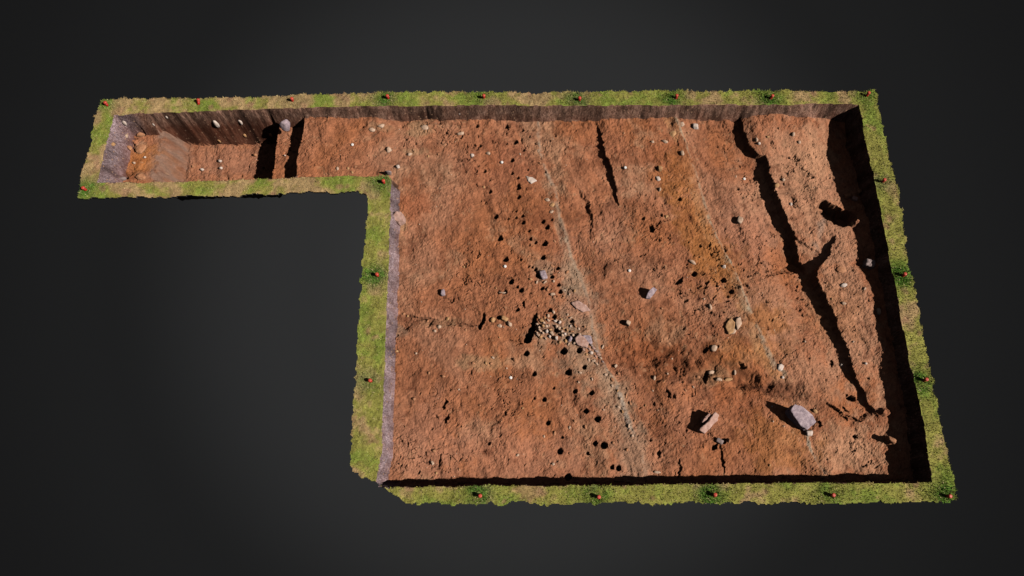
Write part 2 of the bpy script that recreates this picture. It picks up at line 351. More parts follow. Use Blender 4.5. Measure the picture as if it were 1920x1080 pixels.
# turf colour
PEG_PX = [(198,194),(370,191),(547,186),(727,181),(907,180),(1087,184),(1269,181),(1447,181),(1628,176),(157,353),(719,340),(707,515),(694,713),(900,929),(1122,931),(1341,929),(1562,928),(1780,930),(1736,712),(1696,515),(1658,338)]
PEGS = [at(px, py, .03) for px, py in PEG_PX]
t1 = fbm(X, Y, 0.22, 201, 4); t2 = fbm(X, Y, 0.07, 202, 3); t3 = vnoise(X, Y, 0.016, 203)
T = np.zeros(X.shape + (3,)) + alb(168, 164, 80)
T = mixc(T, alb(134, 154, 62), sstep(.0, .8, t1 + .3 * t2) * .8)
tanm = sstep(.05, .8, -t1 + .35 * t2 + .45 * ((X < 2.6) & (Y > 2.8)) + .18 * (Y > 3.93) - .25 * (X > 7.8) - .15 * (Y < .2))
T = mixc(T, alb(190, 156, 112), tanm * .85)
T = mixc(T, alb(182, 138, 106), sstep(.5, .9, fbm(X, Y, 0.13, 204, 3)) * .6)
lush = np.zeros_like(X)
for k, (qx, qy) in enumerate(PEGS):
    amp = (.5, 1, .8, .9)[k % 4] if k not in (1, 2) else .15
    lush = np.maximum(lush, amp * np.exp(-(((X - qx + .03) / .13) ** 2 + ((Y - qy) / .12) ** 2)))
lush = np.clip(lush * (1.1 + .6 * t2), 0, 1)
T = mixc(T, alb(84, 128, 44), lush * .9)
T = T * np.array([.90, .88, .92]) * (1 + .2 * t2 + .18 * t3)[..., None]
T = np.clip(T, .01, .9)

# ------------------------------------------------------------------ materials
def nodes(name):
    m = bpy.data.materials.new(name); m.use_nodes = True
    n = m.node_tree; b = n.nodes['Principled BSDF']
    return m, n, b
def N(n, t, **kw):
    x = n.nodes.new(t)
    for k, v in kw.items():
        if k in x.inputs: x.inputs[k].default_value = v
        else: setattr(x, k, v)
    return x
def attr_soil(name, rough=.95, gscale=150, amt=.35, bump=.5, bdist=.004):
    m, n, b = nodes(name)
    a = N(n, 'ShaderNodeAttribute', attribute_name='soil')
    tc = N(n, 'ShaderNodeTexCoord')
    ns = N(n, 'ShaderNodeTexNoise', Scale=gscale, Detail=5.0, Roughness=.7)
    mr = N(n, 'ShaderNodeMapRange'); mr.inputs['From Min'].default_value = .3; mr.inputs['From Max'].default_value = .7
    mr.inputs['To Min'].default_value = 1 - amt; mr.inputs['To Max'].default_value = 1 + amt
    mul = N(n, 'ShaderNodeVectorMath', operation='SCALE')
    bp = N(n, 'ShaderNodeBump', Strength=bump, Distance=bdist)
    ns2 = N(n, 'ShaderNodeTexNoise', Scale=gscale * .55, Detail=6.0, Roughness=.75)
    k = n.links.new
    k(tc.outputs['Object'], ns.inputs['Vector']); k(tc.outputs['Object'], ns2.inputs['Vector'])
    k(ns.outputs['Fac'], mr.inputs['Value']); k(a.outputs['Color'], mul.inputs[0]); k(mr.outputs['Result'], mul.inputs['Scale'])
    k(mul.outputs['Vector'], b.inputs['Base Color']); k(ns2.outputs['Fac'], bp.inputs['Height']); k(bp.outputs['Normal'], b.inputs['Normal'])
    b.inputs['Roughness'].default_value = rough; b.inputs['Specular IOR Level'].default_value = .12
    return m
M_SOIL = attr_soil('orange_soil')
M_TURF = attr_soil('turf', gscale=220, amt=.4, bump=.7, bdist=.006)

# topsoil exposed in the trench sides: dark brown-grey with down-streaks and pale grit
M_SIDE, n, b = nodes('topsoil_side')
k = n.links.new
tc = N(n, 'ShaderNodeTexCoord')
mp = N(n, 'ShaderNodeMapping'); mp.inputs['Scale'].default_value = (1, 1, .12)
mp.inputs['Rotation'].default_value = (0, math.radians(14), 0)
st = N(n, 'ShaderNodeTexNoise', Scale=130.0, Detail=5.0, Roughness=.75)
big = N(n, 'ShaderNodeTexNoise', Scale=11.0, Detail=4.0, Roughness=.6)
r1 = N(n, 'ShaderNodeValToRGB')
el = r1.color_ramp.elements
el[0].position = .34; el[0].color = (*alb(74, 56, 52), 1); el[1].position = .68; el[1].color = (*alb(212, 188, 176), 1)
q = el.new(.5); q.color = (*alb(142, 120, 112), 1)
r2 = N(n, 'ShaderNodeValToRGB')
el = r2.color_ramp.elements
el[0].position = .35; el[0].color = (.72, .62, .60, 1); el[1].position = .65; el[1].color = (1.12, 1.1, 1.14, 1)
mm = N(n, 'ShaderNodeMix', data_type='RGBA', blend_type='MULTIPLY'); mm.inputs['Factor'].default_value = 1
sp = N(n, 'ShaderNodeTexVoronoi', Scale=20.0); sp.inputs['Randomness'].default_value = 1
r3 = N(n, 'ShaderNodeMapRange'); r3.inputs['From Min'].default_value = .20; r3.inputs['From Max'].default_value = .12
m2 = N(n, 'ShaderNodeMix', data_type='RGBA'); m2.inputs['B'].default_value = (*alb(180, 140, 112), 1)
m3 = N(n, 'ShaderNodeMath', operation='MULTIPLY'); m3.inputs[1].default_value = .75
sxyz = N(n, 'ShaderNodeSeparateXYZ')
zr = N(n, 'ShaderNodeMapRange'); zr.inputs['From Min'].default_value = -.10; zr.inputs['From Max'].default_value = -.30; zr.inputs['To Max'].default_value = .75
m4 = N(n, 'ShaderNodeMix', data_type='RGBA'); m4.inputs['B'].default_value = (*alb(118, 72, 52), 1)
bp = N(n, 'ShaderNodeBump', Strength=.6, Distance=.006)
k(tc.outputs['Object'], mp.inputs['Vector']); k(mp.outputs['Vector'], st.inputs['Vector']); k(tc.outputs['Object'], big.inputs['Vector']); k(tc.outputs['Object'], sp.inputs['Vector'])
k(st.outputs['Fac'], r1.inputs['Fac']); k(big.outputs['Fac'], r2.inputs['Fac']); k(tc.outputs['Object'], sxyz.inputs[0]); k(sxyz.outputs['Z'], zr.inputs['Value'])
k(r1.outputs['Color'], m4.inputs['A']); k(zr.outputs['Result'], m4.inputs['Factor'])
k(m4.outputs['Result'], mm.inputs['A']); k(r2.outputs['Color'], mm.inputs['B'])
k(sp.outputs['Distance'], r3.inputs['Value']); k(r3.outputs['Result'], m3.inputs[0]); k(m3.outputs['Value'], m2.inputs['Factor'])
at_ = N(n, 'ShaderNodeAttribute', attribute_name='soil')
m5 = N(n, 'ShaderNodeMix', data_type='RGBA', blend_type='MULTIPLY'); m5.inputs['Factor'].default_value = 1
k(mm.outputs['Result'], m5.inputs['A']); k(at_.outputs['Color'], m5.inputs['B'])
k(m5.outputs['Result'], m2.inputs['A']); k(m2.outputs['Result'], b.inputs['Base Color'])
k(st.outputs['Fac'], bp.inputs['Height']); k(bp.outputs['Normal'], b.inputs['Normal'])
b.inputs['Roughness'].default_value = .95; b.inputs['Specular IOR Level'].default_value = .1

def stone_mat(name, c1, c2, c3=None):
    m, n, b = nodes(name)
    k = n.links.new
    tc = N(n, 'ShaderNodeTexCoord')
    a = N(n, 'ShaderNodeTexNoise', Scale=38.0, Detail=6.0, Roughness=.7)
    r = N(n, 'ShaderNodeValToRGB'); el = r.color_ramp.elements
    el[0].position = .33; el[0].color = (*c1, 1); el[1].position = .66; el[1].color = (*c2, 1)
    if c3 is not None:
        q = el.new(.40); q.color = (*c3, 1)
    f = N(n, 'ShaderNodeTexNoise', Scale=170.0, Detail=4.0)
    bp = N(n, 'ShaderNodeBump', Strength=.6, Distance=.004)
    k(tc.outputs['Object'], a.inputs['Vector']); k(tc.outputs['Object'], f.inputs['Vector'])
    k(a.outputs['Fac'], r.inputs['Fac']); k(r.outputs['Color'], b.inputs['Base Color'])
    k(f.outputs['Fac'], bp.inputs['Height']); k(bp.outputs['Normal'], b.inputs['Normal'])
    b.inputs['Roughness'].default_value = .85; b.inputs['Specular IOR Level'].default_value = .25
    return m
SM = {
 'lilac': stone_mat('lilac_grey_stone', alb(134, 116, 126), alb(204, 182, 184)),
 'pink': stone_mat('pink_stone', alb(172, 128, 110), alb(210, 172, 158)),
 'pale': stone_mat('pale_stone', alb(186, 148, 118), alb(222, 192, 168)),
 'white': stone_mat('white_stone', alb(200, 176, 158), alb(236, 216, 204)),
 'buff': stone_mat('buff_stone', alb(176, 128, 84), alb(210, 164, 118)),
 'tan': stone_mat('tan_stone', alb(166, 110, 76), alb(204, 148, 110)),
 'grey': stone_mat('grey_stone', alb(136, 116, 110), alb(176, 154, 148)),
}

# ------------------------------------------------------------------ mesh building
def raw_mesh(name, V, Fc, mat, color=None, smooth=True, nper=4):
    me = bpy.data.meshes.new(name)
    me.vertices.add(len(V)); me.vertices.foreach_set('co', np.ascontiguousarray(V, dtype=np.float32).ravel())
    nf = len(Fc)
    me.loops.add(nf * nper); me.loops.foreach_set('vertex_index', np.ascontiguousarray(Fc, dtype=np.int32).ravel())
    me.polygons.add(nf)
    me.polygons.foreach_set('loop_start', np.arange(nf, dtype=np.int32) * nper)
    try: me.polygons.foreach_set('loop_total', np.full(nf, nper, dtype=np.int32))
    except Exception: pass
    me.polygons.foreach_set('use_smooth', np.full(nf, smooth))
    me.update(calc_edges=True)
    if color is not None:
        ca = me.color_attributes.new('soil', 'FLOAT_COLOR', 'POINT')
        c4 = np.ones((len(V), 4), np.float32); c4[:, :3] = color
        ca.data.foreach_set('color', c4.ravel())
    me.materials.append(mat)
    o = bpy.data.objects.new(name, me); col.objects.link(o)
    return o

def compact(V, Fc, Cc=None):
    used = np.unique(Fc)
    mp_ = np.full(len(V), -1, np.int64); mp_[used] = np.arange(len(used))
    return V[used], mp_[Fc], (Cc[used] if Cc is not None else None)

idx = np.arange(NX * NY).reshape(NX, NY)
a_, b_, c_, d_ = idx[:-1, :-1], idx[1:, :-1], idx[1:, 1:], idx[:-1, 1:]
ins = sd_out > 0
keep = ins[:-1, :-1] & ins[1:, :-1] & ins[1:, 1:] & ins[:-1, 1:]
Q = np.stack([a_, b_, c_, d_], -1)
dc = (din[:-1, :-1] + din[1:, 1:]) * .5
wc = (w[:-1, :-1] + w[1:, 1:]) * .5
V = np.stack([X2, Y2, Z], -1).reshape(-1, 3)
dmx = np.maximum(np.maximum(din[:-1, :-1], din[1:, 1:]), np.maximum(din[1:, :-1], din[:-1, 1:]))
m_turf = keep & (dmx <= 0); m_side = keep & (dmx > 0) & (dc < wc * 1.05); m_floor = keep & (dc >= wc * 1.05)

def struct(o, label=None):
    o['kind'] = 'structure'
    if label: o['label'] = label
    return o
v, f, c = compact(V, Q[m_floor], C.reshape(-1, 3)); g_floor = struct(raw_mesh('ground', v, f, M_SOIL, c, smooth=False), 'orange-brown soil floor of the excavation with stake holes, cuts and pit')
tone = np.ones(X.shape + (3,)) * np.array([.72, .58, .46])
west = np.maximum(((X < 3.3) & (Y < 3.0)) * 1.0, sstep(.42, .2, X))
tone = mixc(tone, np.array([.95, .99, 1.16]), west)  # sun-facing west sides: their paler, greyer sunlit look is painted into the tint
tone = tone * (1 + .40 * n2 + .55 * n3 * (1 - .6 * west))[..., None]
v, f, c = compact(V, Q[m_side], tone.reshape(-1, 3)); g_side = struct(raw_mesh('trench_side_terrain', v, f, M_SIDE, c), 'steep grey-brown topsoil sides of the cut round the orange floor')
v, f, c = compact(V, Q[m_turf], T.reshape(-1, 3)); g_turf = struct(raw_mesh('turf_ground', v, f, M_TURF, c), 'ragged strip of yellow-green turf framing the excavation')

# underside and rim of the model: a shell a few centimetres below the surface
Zm = Z.copy()
for r in range(3):
    P_ = np.pad(Zm, 1, mode='edge')
    Zm = np.minimum.reduce([P_[1:-1, 1:-1], P_[:-2, 1:-1], P_[2:, 1:-1], P_[1:-1, :-2], P_[1:-1, 2:]])
Zu = Zm - 0.022
s = 2
Vb = np.stack([X, Y, Zu], -1)
# full resolution shell only along the edge strip would be wasteful: use every cell but flipped
Vb = Vb.reshape(-1, 3)
fb = Q[keep][:, ::-1]
pad = np.zeros((NX + 1, NY + 1), bool); pad[1:-1, 1:-1] = keep
rim = []
for (sl, p0, p1) in (((slice(0, -2), slice(1, -1)), a_, d_), ((slice(2, None), slice(1, -1)), c_, b_), ((slice(1, -1), slice(0, -2)), b_, a_), ((slice(1, -1), slice(2, None)), d_, c_)):
    m = keep & ~pad[sl]
    rim.append(np.stack([p0[m], p1[m], p1[m] + NX * NY, p0[m] + NX * NY], -1))
Vall = np.concatenate([V, Vb]); fall = np.concatenate([fb + NX * NY] + rim)
v, f, c = compact(Vall, fall)
M_UND, n, b = nodes('soil_underside')
b.inputs['Base Color'].default_value = (.05, .038, .03, 1); b.inputs['Roughness'].default_value = 1
nn = N(n, 'ShaderNodeTexNoise', Scale=40.0, Detail=4.0); rr = N(n, 'ShaderNodeValToRGB')
rr.color_ramp.elements[0].color = (.02, .015, .012, 1); rr.color_ramp.elements[1].color = (.08, .06, .045, 1)
n.links.new(nn.outputs['Fac'], rr.inputs['Fac']); n.links.new(rr.outputs['Color'], b.inputs['Base Color'])
struct(raw_mesh('ground_underside', v, f, M_UND), 'dark thin underside and rim of the excavated ground')

def zat(x, y):
    i = int(np.clip(round((x - gx[0]) / CELL), 1, NX - 2)); j = int(np.clip(round((y - gy[0]) / CELL), 1, NY - 2))
    return float(np.median(Z[i - 1:i + 2, j - 1:j + 2]))
def col_at(F, x, y):
    i = np.clip(((x - gx[0]) / CELL).astype(int), 0, NX - 1); j = np.clip(((y - gy[0]) / CELL).astype(int), 0, NY - 1)
    return F[i, j]

# ------------------------------------------------------------------ grass
rng = np.random.default_rng(3)
def blades(nb):
    bx = rng.uniform(gx[0], gx[-1], nb * 9); by = rng.uniform(gy[0], gy[-1], nb * 9)
    di = col_at(din, bx, by); do = col_at(sd_out, bx, by)
    lu = col_at(lush, bx, by)
    ok = (di < -.004) & (do > .004)
    ok &= rng.random(len(bx)) < (.55 + .45 * lu)
    bx, by, lu = bx[ok][:nb], by[ok][:nb], lu[ok][:nb]
    n_ = len(bx)
    bz = col_at(Z, bx, by)
    ln = rng.uniform(.007, .017, n_) * (1 + .9 * lu); wd = rng.uniform(.0022, .0045, n_)
    th = rng.uniform(0, 2 * math.pi, n_); tl = rng.uniform(.25, 1.3, n_)
    dx, dy, dz = np.cos(th) * np.sin(tl), np.sin(th) * np.sin(tl), np.cos(tl)
    px, py = -np.sin(th), np.cos(th)
    a = np.stack([bx - px * wd, by - py * wd, bz - .003], -1); b = np.stack([bx + px * wd, by + py * wd, bz - .003], -1)
    t = np.stack([bx + dx * ln, by + dy * ln, bz + dz * ln], -1)
    VV = np.stack([a, b, t], 1).reshape(-1, 3)
    cc = col_at(T, bx, by) * rng.uniform(.95, 1.35, (n_, 1)) * np.stack([rng.uniform(.9, 1.12, n_), np.ones(n_), rng.uniform(.8, 1.15, n_)], -1)
    straw = (rng.random(n_) < .09)[:, None]
    cc = np.where(straw, alb(214, 194, 140) * rng.uniform(.8, 1.1, (n_, 1)), cc)
    return VV, np.arange(n_ * 3).reshape(-1, 3), np.repeat(np.clip(cc, 0, .9), 3, 0)
M_BL, n, b = nodes('grass_blade')
a = N(n, 'ShaderNodeAttribute', attribute_name='soil')
n.links.new(a.outputs['Color'], b.inputs['Base Color']); b.inputs['Roughness'].default_value = .8; b.inputs['Specular IOR Level'].default_value = .1
VV, FF, CC = blades(105000)
gr = raw_mesh('grass', VV, FF, M_BL, CC, smooth=False, nper=3)
gr['kind'] = 'stuff'; gr['label'] = 'short yellow-green grass growing on the turf strip'

# ------------------------------------------------------------------ stones
import bmesh
_sph = {}
def unit_sphere(sub):
    if sub not in _sph:
        bm = bmesh.new(); bmesh.ops.create_icosphere(bm, subdivisions=sub, radius=1)
        _sph[sub] = (np.array([v.co[:] for v in bm.verts]), np.array([[v.index for v in f.verts] for f in bm.faces])); bm.free()
    return _sph[sub]
def rock_shape(seed, sub, nplanes=11, bumps=.045):
    rg = np.random.default_rng(seed)
    block = nplanes < 0; nplanes = abs(nplanes)
    U, Fc = unit_sphere(sub)
    nr = rg.normal(size=(nplanes, 3)); nr /= np.linalg.norm(nr, axis=1)[:, None]
    off = rg.uniform(.62, .95, nplanes)
    if block:
        q6 = np.array([[1, 0, 0], [-1, 0, 0], [0, 1, 0], [0, -1, 0], [0, 0, 1], [0, 0, -1]]) + rg.normal(size=(6, 3)) * .14
        nr = np.concatenate([nr, q6 / np.linalg.norm(q6, axis=1)[:, None]]); off = np.concatenate([off + .34, rg.uniform(.74, .86, 6)])
    dd = U @ nr.T
    rad = np.where(dd > .05, off / np.maximum(dd, .05), 9).min(1)
    rad = np.minimum(rad, 1.25 if block else 1.0)
    ph = rg.uniform(0, 6, 6)
    rad = rad + bumps * (np.sin(U[:, 0] * 7 + ph[0]) * np.sin(U[:, 1] * 6 + ph[1]) + .6 * np.sin(U[:, 2] * 13 + ph[2]) * np.sin(U[:, 0] * 12 + ph[3]))
    return U * rad[:, None], Fc
def rock(name, label, px, py, wpx, hpx, ang, height, mat, z=None, seed=0, sink=.3, group=None, tilt=(0, 0), sub=None, nplanes=11, lift=0.0, cat='stone'):
    """stone seen at a pixel of the photo, wpx x hpx pixels large, long axis at ang degrees"""
    zz = -.18 if z is None else z
    for _ in range(4):
        x, y = at(px, py, zz)
        zz = zat(x, y) + (height * .6)
    zg = zat(x, y) + lift
    if z is not None: x, y = at(px, py, z); zg = z - height * .4
    s = 1 / (212.0 if py > 500 else 180 + (py - 200) * .107)
    U, Fc = rock_shape(seed * 7 + 11, sub or (4 if wpx > 20 else 3 if wpx > 9 else 2), nplanes)
    R = (Matrix.Rotation(math.radians(ang), 3, 'Z') @ Euler((math.radians(tilt[0]), math.radians(tilt[1]), 0)).to_matrix())
    Rn = np.array(R)
    Vx = (U * np.array([wpx * s * .5, hpx * s * .5, height / (2 - 2 * sink)])) @ Rn.T
    Vx[:, 2] += -Vx[:, 2].min() - (Vx[:, 2].max() - Vx[:, 2].min()) * sink
    o = raw_mesh(name, Vx, Fc, SM[mat], smooth=True, nper=3)
    o.location = (x, y, zg)
    o['label'] = label; o['category'] = cat
    if group: o['group'] = group
    return o

def slab(name, label, outline, mat, seed=0, taper=.92, cat='stone', ground=None):
    """angular block: outline of its upper face as (photo x, photo y, height above the soil)"""
    cx = sum(q[0] for q in outline) / len(outline); cy = sum(q[1] for q in outline) / len(outline)
    x0, y0 = at(cx, cy, -.15); zg = zat(x0, y0) if ground is None else ground
    top = [Vector((*at(q[0], q[1], zg + q[2]), zg + q[2])) for q in outline]
    base = Vector((sum(t.x for t in top), sum(t.y for t in top), 0)) / len(top)
    mid = Vector((base.x, base.y, zg))
    bm = bmesh.new()
    tv = [bm.verts.new(t - mid) for t in top]
    bv = [bm.verts.new((base.x + (t.x - base.x) * taper - mid.x, base.y + (t.y - base.y) * taper - mid.y, -.04)) for t in top]
    n_ = len(tv)
    bm.faces.new(tv); bm.faces.new(bv[::-1])
    for i in range(n_): bm.faces.new((tv[i], bv[i], bv[(i + 1) % n_], tv[(i + 1) % n_]))
    bmesh.ops.recalc_face_normals(bm, faces=bm.faces)
    bmesh.ops.bevel(bm, geom=[e for e in bm.edges if e.verts[0].co.z > 0 or e.verts[1].co.z > 0], offset=.009, segments=2, profile=.6, affect='EDGES')
    bmesh.ops.triangulate(bm, faces=bm.faces)
    for _ in range(3):
        bmesh.ops.subdivide_edges(bm, edges=[e for e in bm.edges if e.calc_length() > .014], cuts=1, use_grid_fill=True)
        bmesh.ops.triangulate(bm, faces=bm.faces)
    P = np.array([v.co[:] for v in bm.verts])
    dn = fbm(P[:, 0] + P[:, 2] * .7, P[:, 1] - P[:, 2] * .6, .045, 700 + seed, 4, .6)
    bm.normal_update()
    for v, d in zip(bm.verts, dn): v.co += v.normal * float(d) * .006
    me = bpy.data.meshes.new(name); bm.to_mesh(me); bm.free()
    for p in me.polygons: p.use_smooth = True
    me.materials.append(SM[mat])
    o = bpy.data.objects.new(name, me); col.objects.link(o); o.location = mid
    o['label'] = label; o['category'] = cat
    return o
slab('boulder', 'large lilac-grey slab standing proud of the soil with a long pointed shadow', [(1482,768,.17),(1490,757,.20),(1504,761,.18),(1525,778,.13),(1531,791,.11),(1513,806,.08),(1502,798,.10),(1489,781,.14)], 'lilac', 1, cat='boulder')
slab('boulder', 'large pink boulder with a dark cleft, left of the lilac slab', [(1336,777,.11),(1342,772,.11),(1348,778,.09),(1346,788,.08),(1333,802,.08),(1321,813,.08),(1311,806,.10),(1318,797,.10),(1328,790,.11)], 'pink', 2, cat='boulder')
slab('boulder', 'thin pink flake split from the shaded flank of the clefted pink boulder', [(1316,793,.09),(1320,783,.10),(1331,774,.11),(1333,776,.10),(1323,791,.09)], 'pink', 3, cat='boulder', taper=.8)
slab('boulder', 'big pale pinkish stone jutting from the trench side below the inner turf corner', [(736,403,.10),(742,396,.12),(752,396,.12),(757,402,.10),(756,410,.08),(747,416,.07),(739,411,.09)], 'pink', 11, cat='boulder', ground=-.16, taper=1.1)
slab('stone', 'wedge-shaped lilac stone with a black triangular shadow in mid floor', [(1225,537,.10),(1232,543,.08),(1219,559,.03),(1210,559,.03),(1216,546,.08)], 'lilac', 4)
slab('stone', 'long flat pinkish slab lying flush above the cobble heap', [(1070,567,.016),(1084,563,.018),(1099,572,.018),(1107,582,.010),(1094,585,.014),(1079,577,.016)], 'pink', 5, taper=1.05)
slab('stone', 'flat whitish stone between the stake holes and the pale edge', [(986,329,.016),(993,331,.02),(999,332,.02),(1007,338,.014),(996,344,.018),(990,339,.018)], 'white', 6, taper=1.05)
slab('stone', 'large cracked pinkish stone at the right of the cobble heap', [(1077,635,.03),(1086,626,.035),(1094,630,.035),(1104,643,.03),(1101,652,.03),(1082,646,.03)], 'pink', 7, taper=1.0)
slab('stone', 'lilac sliver capping the cracked pinkish stone', [(1091,627,.03),(1108,629,.03),(1111,643,.025),(1106,645,.03),(1097,634,.035)], 'lilac', 8, taper=1.0)
slab('stone', 'largest pale block of the broken cluster beside the second pale edge', [(1362,605,.02),(1370,596,.024),(1379,604,.026),(1376,623,.022),(1366,626,.02),(1360,613,.02)], 'buff', 9, taper=1.03)
slab('stone', 'right-hand pale block of the broken cluster beside the second pale edge', [(1380,598,.024),(1388,593,.022),(1392,607,.02),(1383,617,.02),(1379,607,.024)], 'pale', 10, taper=1.03)
# the large ones
rock('boulder', 'triangular grey stone poking out of the shadow under the right-hand side', 1631, 494, 24, 20, -20, .10, 'grey', seed=15, sink=.2, nplanes=-8, cat='boulder')
rock('boulder', 'white-topped block wedged in the back side above the pit ledge', 535, 235, 17, 22, -60, .17, 'lilac', seed=17, sink=.1, cat='boulder', z=-.13)
S = [ # px, py, w, h, angle, height, mat, label
 (1518,812,13,12,0,.05,'white','small white stone touching the foot of the lilac slab'),
 (1350,827,13,10,-30,.05,'grey','grey stone in the dark hollow below the clefted pink boulder'),
 (1368,826,6,9,0,.04,'tan','tiny tan stone beside the round hole below the pink boulder'),
 (1178,605,10,10,60,.07,'pale','small upright pale stone with a black square shadow, below the lilac wedge'),
 (830,548,9,13,10,.07,'lilac','small upright grey stone alone on the left part of the floor'),
 (1019,514,14,22,20,.06,'lilac','pale lilac stone among the stake holes, black hollow at its left'),
 (1388,411,11,16,-25,.07,'pale','upright pale stone with a black shadow, between the two long cuts'),
 (1464,689,15,15,0,.04,'white','round white stone at the lower end of the second pale edge'),
 (1468,707,7,6,0,.025,'white','tiny white stone just below the round white one'),
 (1304,235,12,11,0,.05,'white','round white stone against the back side, the one on the right of its pair'),
 (1279,232,11,10,0,.03,'pale','round pale stone against the back side, left one of its pair'),
 (1247,264,12,6,-20,.035,'pale','pale sliver at the right end of the small row of stones below the back side'),
 (1224,265,8,5,-15,.025,'pale','pale chip at the left end of the small row of stones below the back side'),
 (1262,250,14,12,40,.02,'buff','buff flat stone beside the head of the second pale edge'),
 (1279,286,8,11,10,.05,'pale','pale stone leaning on the second pale edge near its head'),
 (1238,315,9,10,0,.05,'buff','buff stone with a black hole at its left, above the white oval'),
 (1234,334,15,10,-20,.03,'white','white oval stone in the upper middle of the floor'),
 (1237,354,7,9,0,.045,'pale','small pale stone with a dark dot at its left, below the white oval'),
 (1298,490,17,7,-30,.035,'pale','curved pale stone above a round black hole, middle right'),
 (1332,575,7,13,10,.03,'pale','small upright oval pale stone in mid floor'),
 (1374,620,16,12,0,.03,'pale','lowest pale block of the broken cluster beside the second pale edge'),
 (1358,499,9,8,0,.03,'white','small white stone on the greyish swelling of the second pale edge'),
 (1336,654,14,13,20,.04,'pale','pale stone below dark crannies, right of the rust-coloured hollow'),
 (1334,698,13,10,0,.03,'pale','pale stone at the left end of the low rubble arc'),
 (1348,711,14,8,-20,.035,'pale','pale stone at the bottom of the low rubble arc'),
 (1366,711,16,7,10,.03,'buff','buff stone at the right bottom of the low rubble arc'),
 (1378,697,6,12,0,.03,'pale','narrow pale stone at the right end of the low rubble arc'),
 (1227,708,6,10,0,.03,'pale','small pale stone standing alone left of the rubble arc'),
 (1231,885,16,5,-8,.025,'pale','flat pale stone at the front edge of the floor'),
 (946,597,15,10,-25,.05,'buff','rounded buff stone right of the first short black cut'),
 (955,606,9,13,20,.045,'pale','pale stone touching the rounded buff one'),
 (924,599,11,12,20,.04,'buff','buff stone hard against the first short black cut'),
 (937,610,10,7,0,.03,'pale','pale chip below the rounded buff stone'),
 (1069,635,9,13,0,.045,'lilac','lilac stone with a dark arc at its left, right of the cobbles'),
 (1108,661,10,7,0,.03,'white','white chip below the cracked pinkish stone'),
 (1130,650,5,10,-30,.03,'pale','narrow pale stone right of the first pale edge'),
 (728,323,16,8,-15,.06,'grey','grey stone on the corner of the turf beside a peg, black hollow at its left'),
 (746,311,9,7,0,.04,'white','small white stone with a black shadow, near the inner turf corner'),
 (728,279,11,12,-20,.045,'pale','pale stone between two black chinks in the neck of the arm'),
 (797,238,17,11,-15,.03,'pale','largest pale flat stone on the arm floor, under the back side'),
 (714,235,14,8,10,.03,'pale','pale flat stone in the arm, left of the largest flat one'),
 (697,242,12,8,-10,.025,'pale','pale chip left of the flat stone in the arm'),
 (768,288,9,7,10,.025,'pale','small pale stone low in the mouth of the arm'),
 (863,213,9,6,0,.04,'white','white stone lodged in the back side above the stake holes'),
 (864,249,14,6,10,.03,'pale','pale sliver with a dark line, left of the upper stake holes'),
 (885,290,8,8,0,.035,'white','small white stone beside the upper left stake holes'),
 (915,286,9,7,-30,.03,'pale','small pale stone between two upper stake holes'),
 (942,548,16,4,-5,.03,'pale','thin pale stone in a dark slit among the middle stake holes'),
 (1583,534,14,8,10,.03,'white','white stone right of the bend of the forked cut'),
 (1583,568,9,6,0,.03,'pale','small pale stone a little below the white one by the forked cut'),
 (1578,505,18,16,0,.02,'tan','tan half-buried stone right of the forked cut'),
 (1578,684,8,8,0,.03,'white','white stone with a black chink beside the lower arm of the forked cut'),
 (1624,681,7,5,0,.025,'white','white chip between the lower forked cut and the shaded side'),
 (1648,583,7,13,0,.05,'pale','pale knob on the edge of the right-hand shadow'),
 (1590,366,14,9,20,.05,'tan','tan block above the bowl-shaped hollow'),
 (1612,358,10,8,30,.06,'tan','tan block in the shade above the bowl-shaped hollow'),
 (1603,372,12,8,-30,.05,'pink','pinkish block between the two tan ones above the bowl-shaped hollow'),
 (1605,414,5,12,-20,.07,'buff','thin sunlit stone on the right lip of the bowl-shaped hollow'),
 (1419,261,6,8,0,.03,'pale','small pale stone right of the head of the long black cut'),
 (1424,267,7,6,0,.03,'white','small white stone below the head of the long black cut'),
 (1488,250,7,9,-20,.035,'pale','pale stone in the stony patch near the far right corner'),
 (1499,265,7,7,0,.03,'pale','pale stone lower in the stony patch near the far right corner'),
 (1469,336,8,7,0,.03,'pale','pale stone right of the black cut, upper of two'),
 (1457,346,11,10,30,.035,'buff','buff stone at the ragged edge of the long black cut'),
 (1483,382,7,8,0,.03,'white','white stone left of the bowl-shaped hollow'),
 (1528,770,12,8,-30,.04,'buff','buff stone behind the top of the lilac slab'),
 (1448,762,3,4,0,.03,'white','white speck stone at the tip of the slab shadow'),
 (1672,824,17,9,-30,.07,'tan','tan lump bridging the shadow in the near right corner'),
]
for i, (px, py, w_, h_, an, hh, mt, lb) in enumerate(S):
    if (px, py) == (728, 323): rock('stone', lb, px, py, w_, h_, an, hh, mt, z=-.10, seed=30 + i); continue
    if (px, py) == (863, 213): rock('stone', lb, px, py, w_, h_, an, hh, mt, z=-.12, seed=30 + i); continue
    rock('stone', lb, px, py, w_ * 1.12, h_ * 1.12, an, hh * .8, mt, seed=30 + i, nplanes=(-6 if hh > .045 else 8), sink=.3 if hh > .045 else .55)
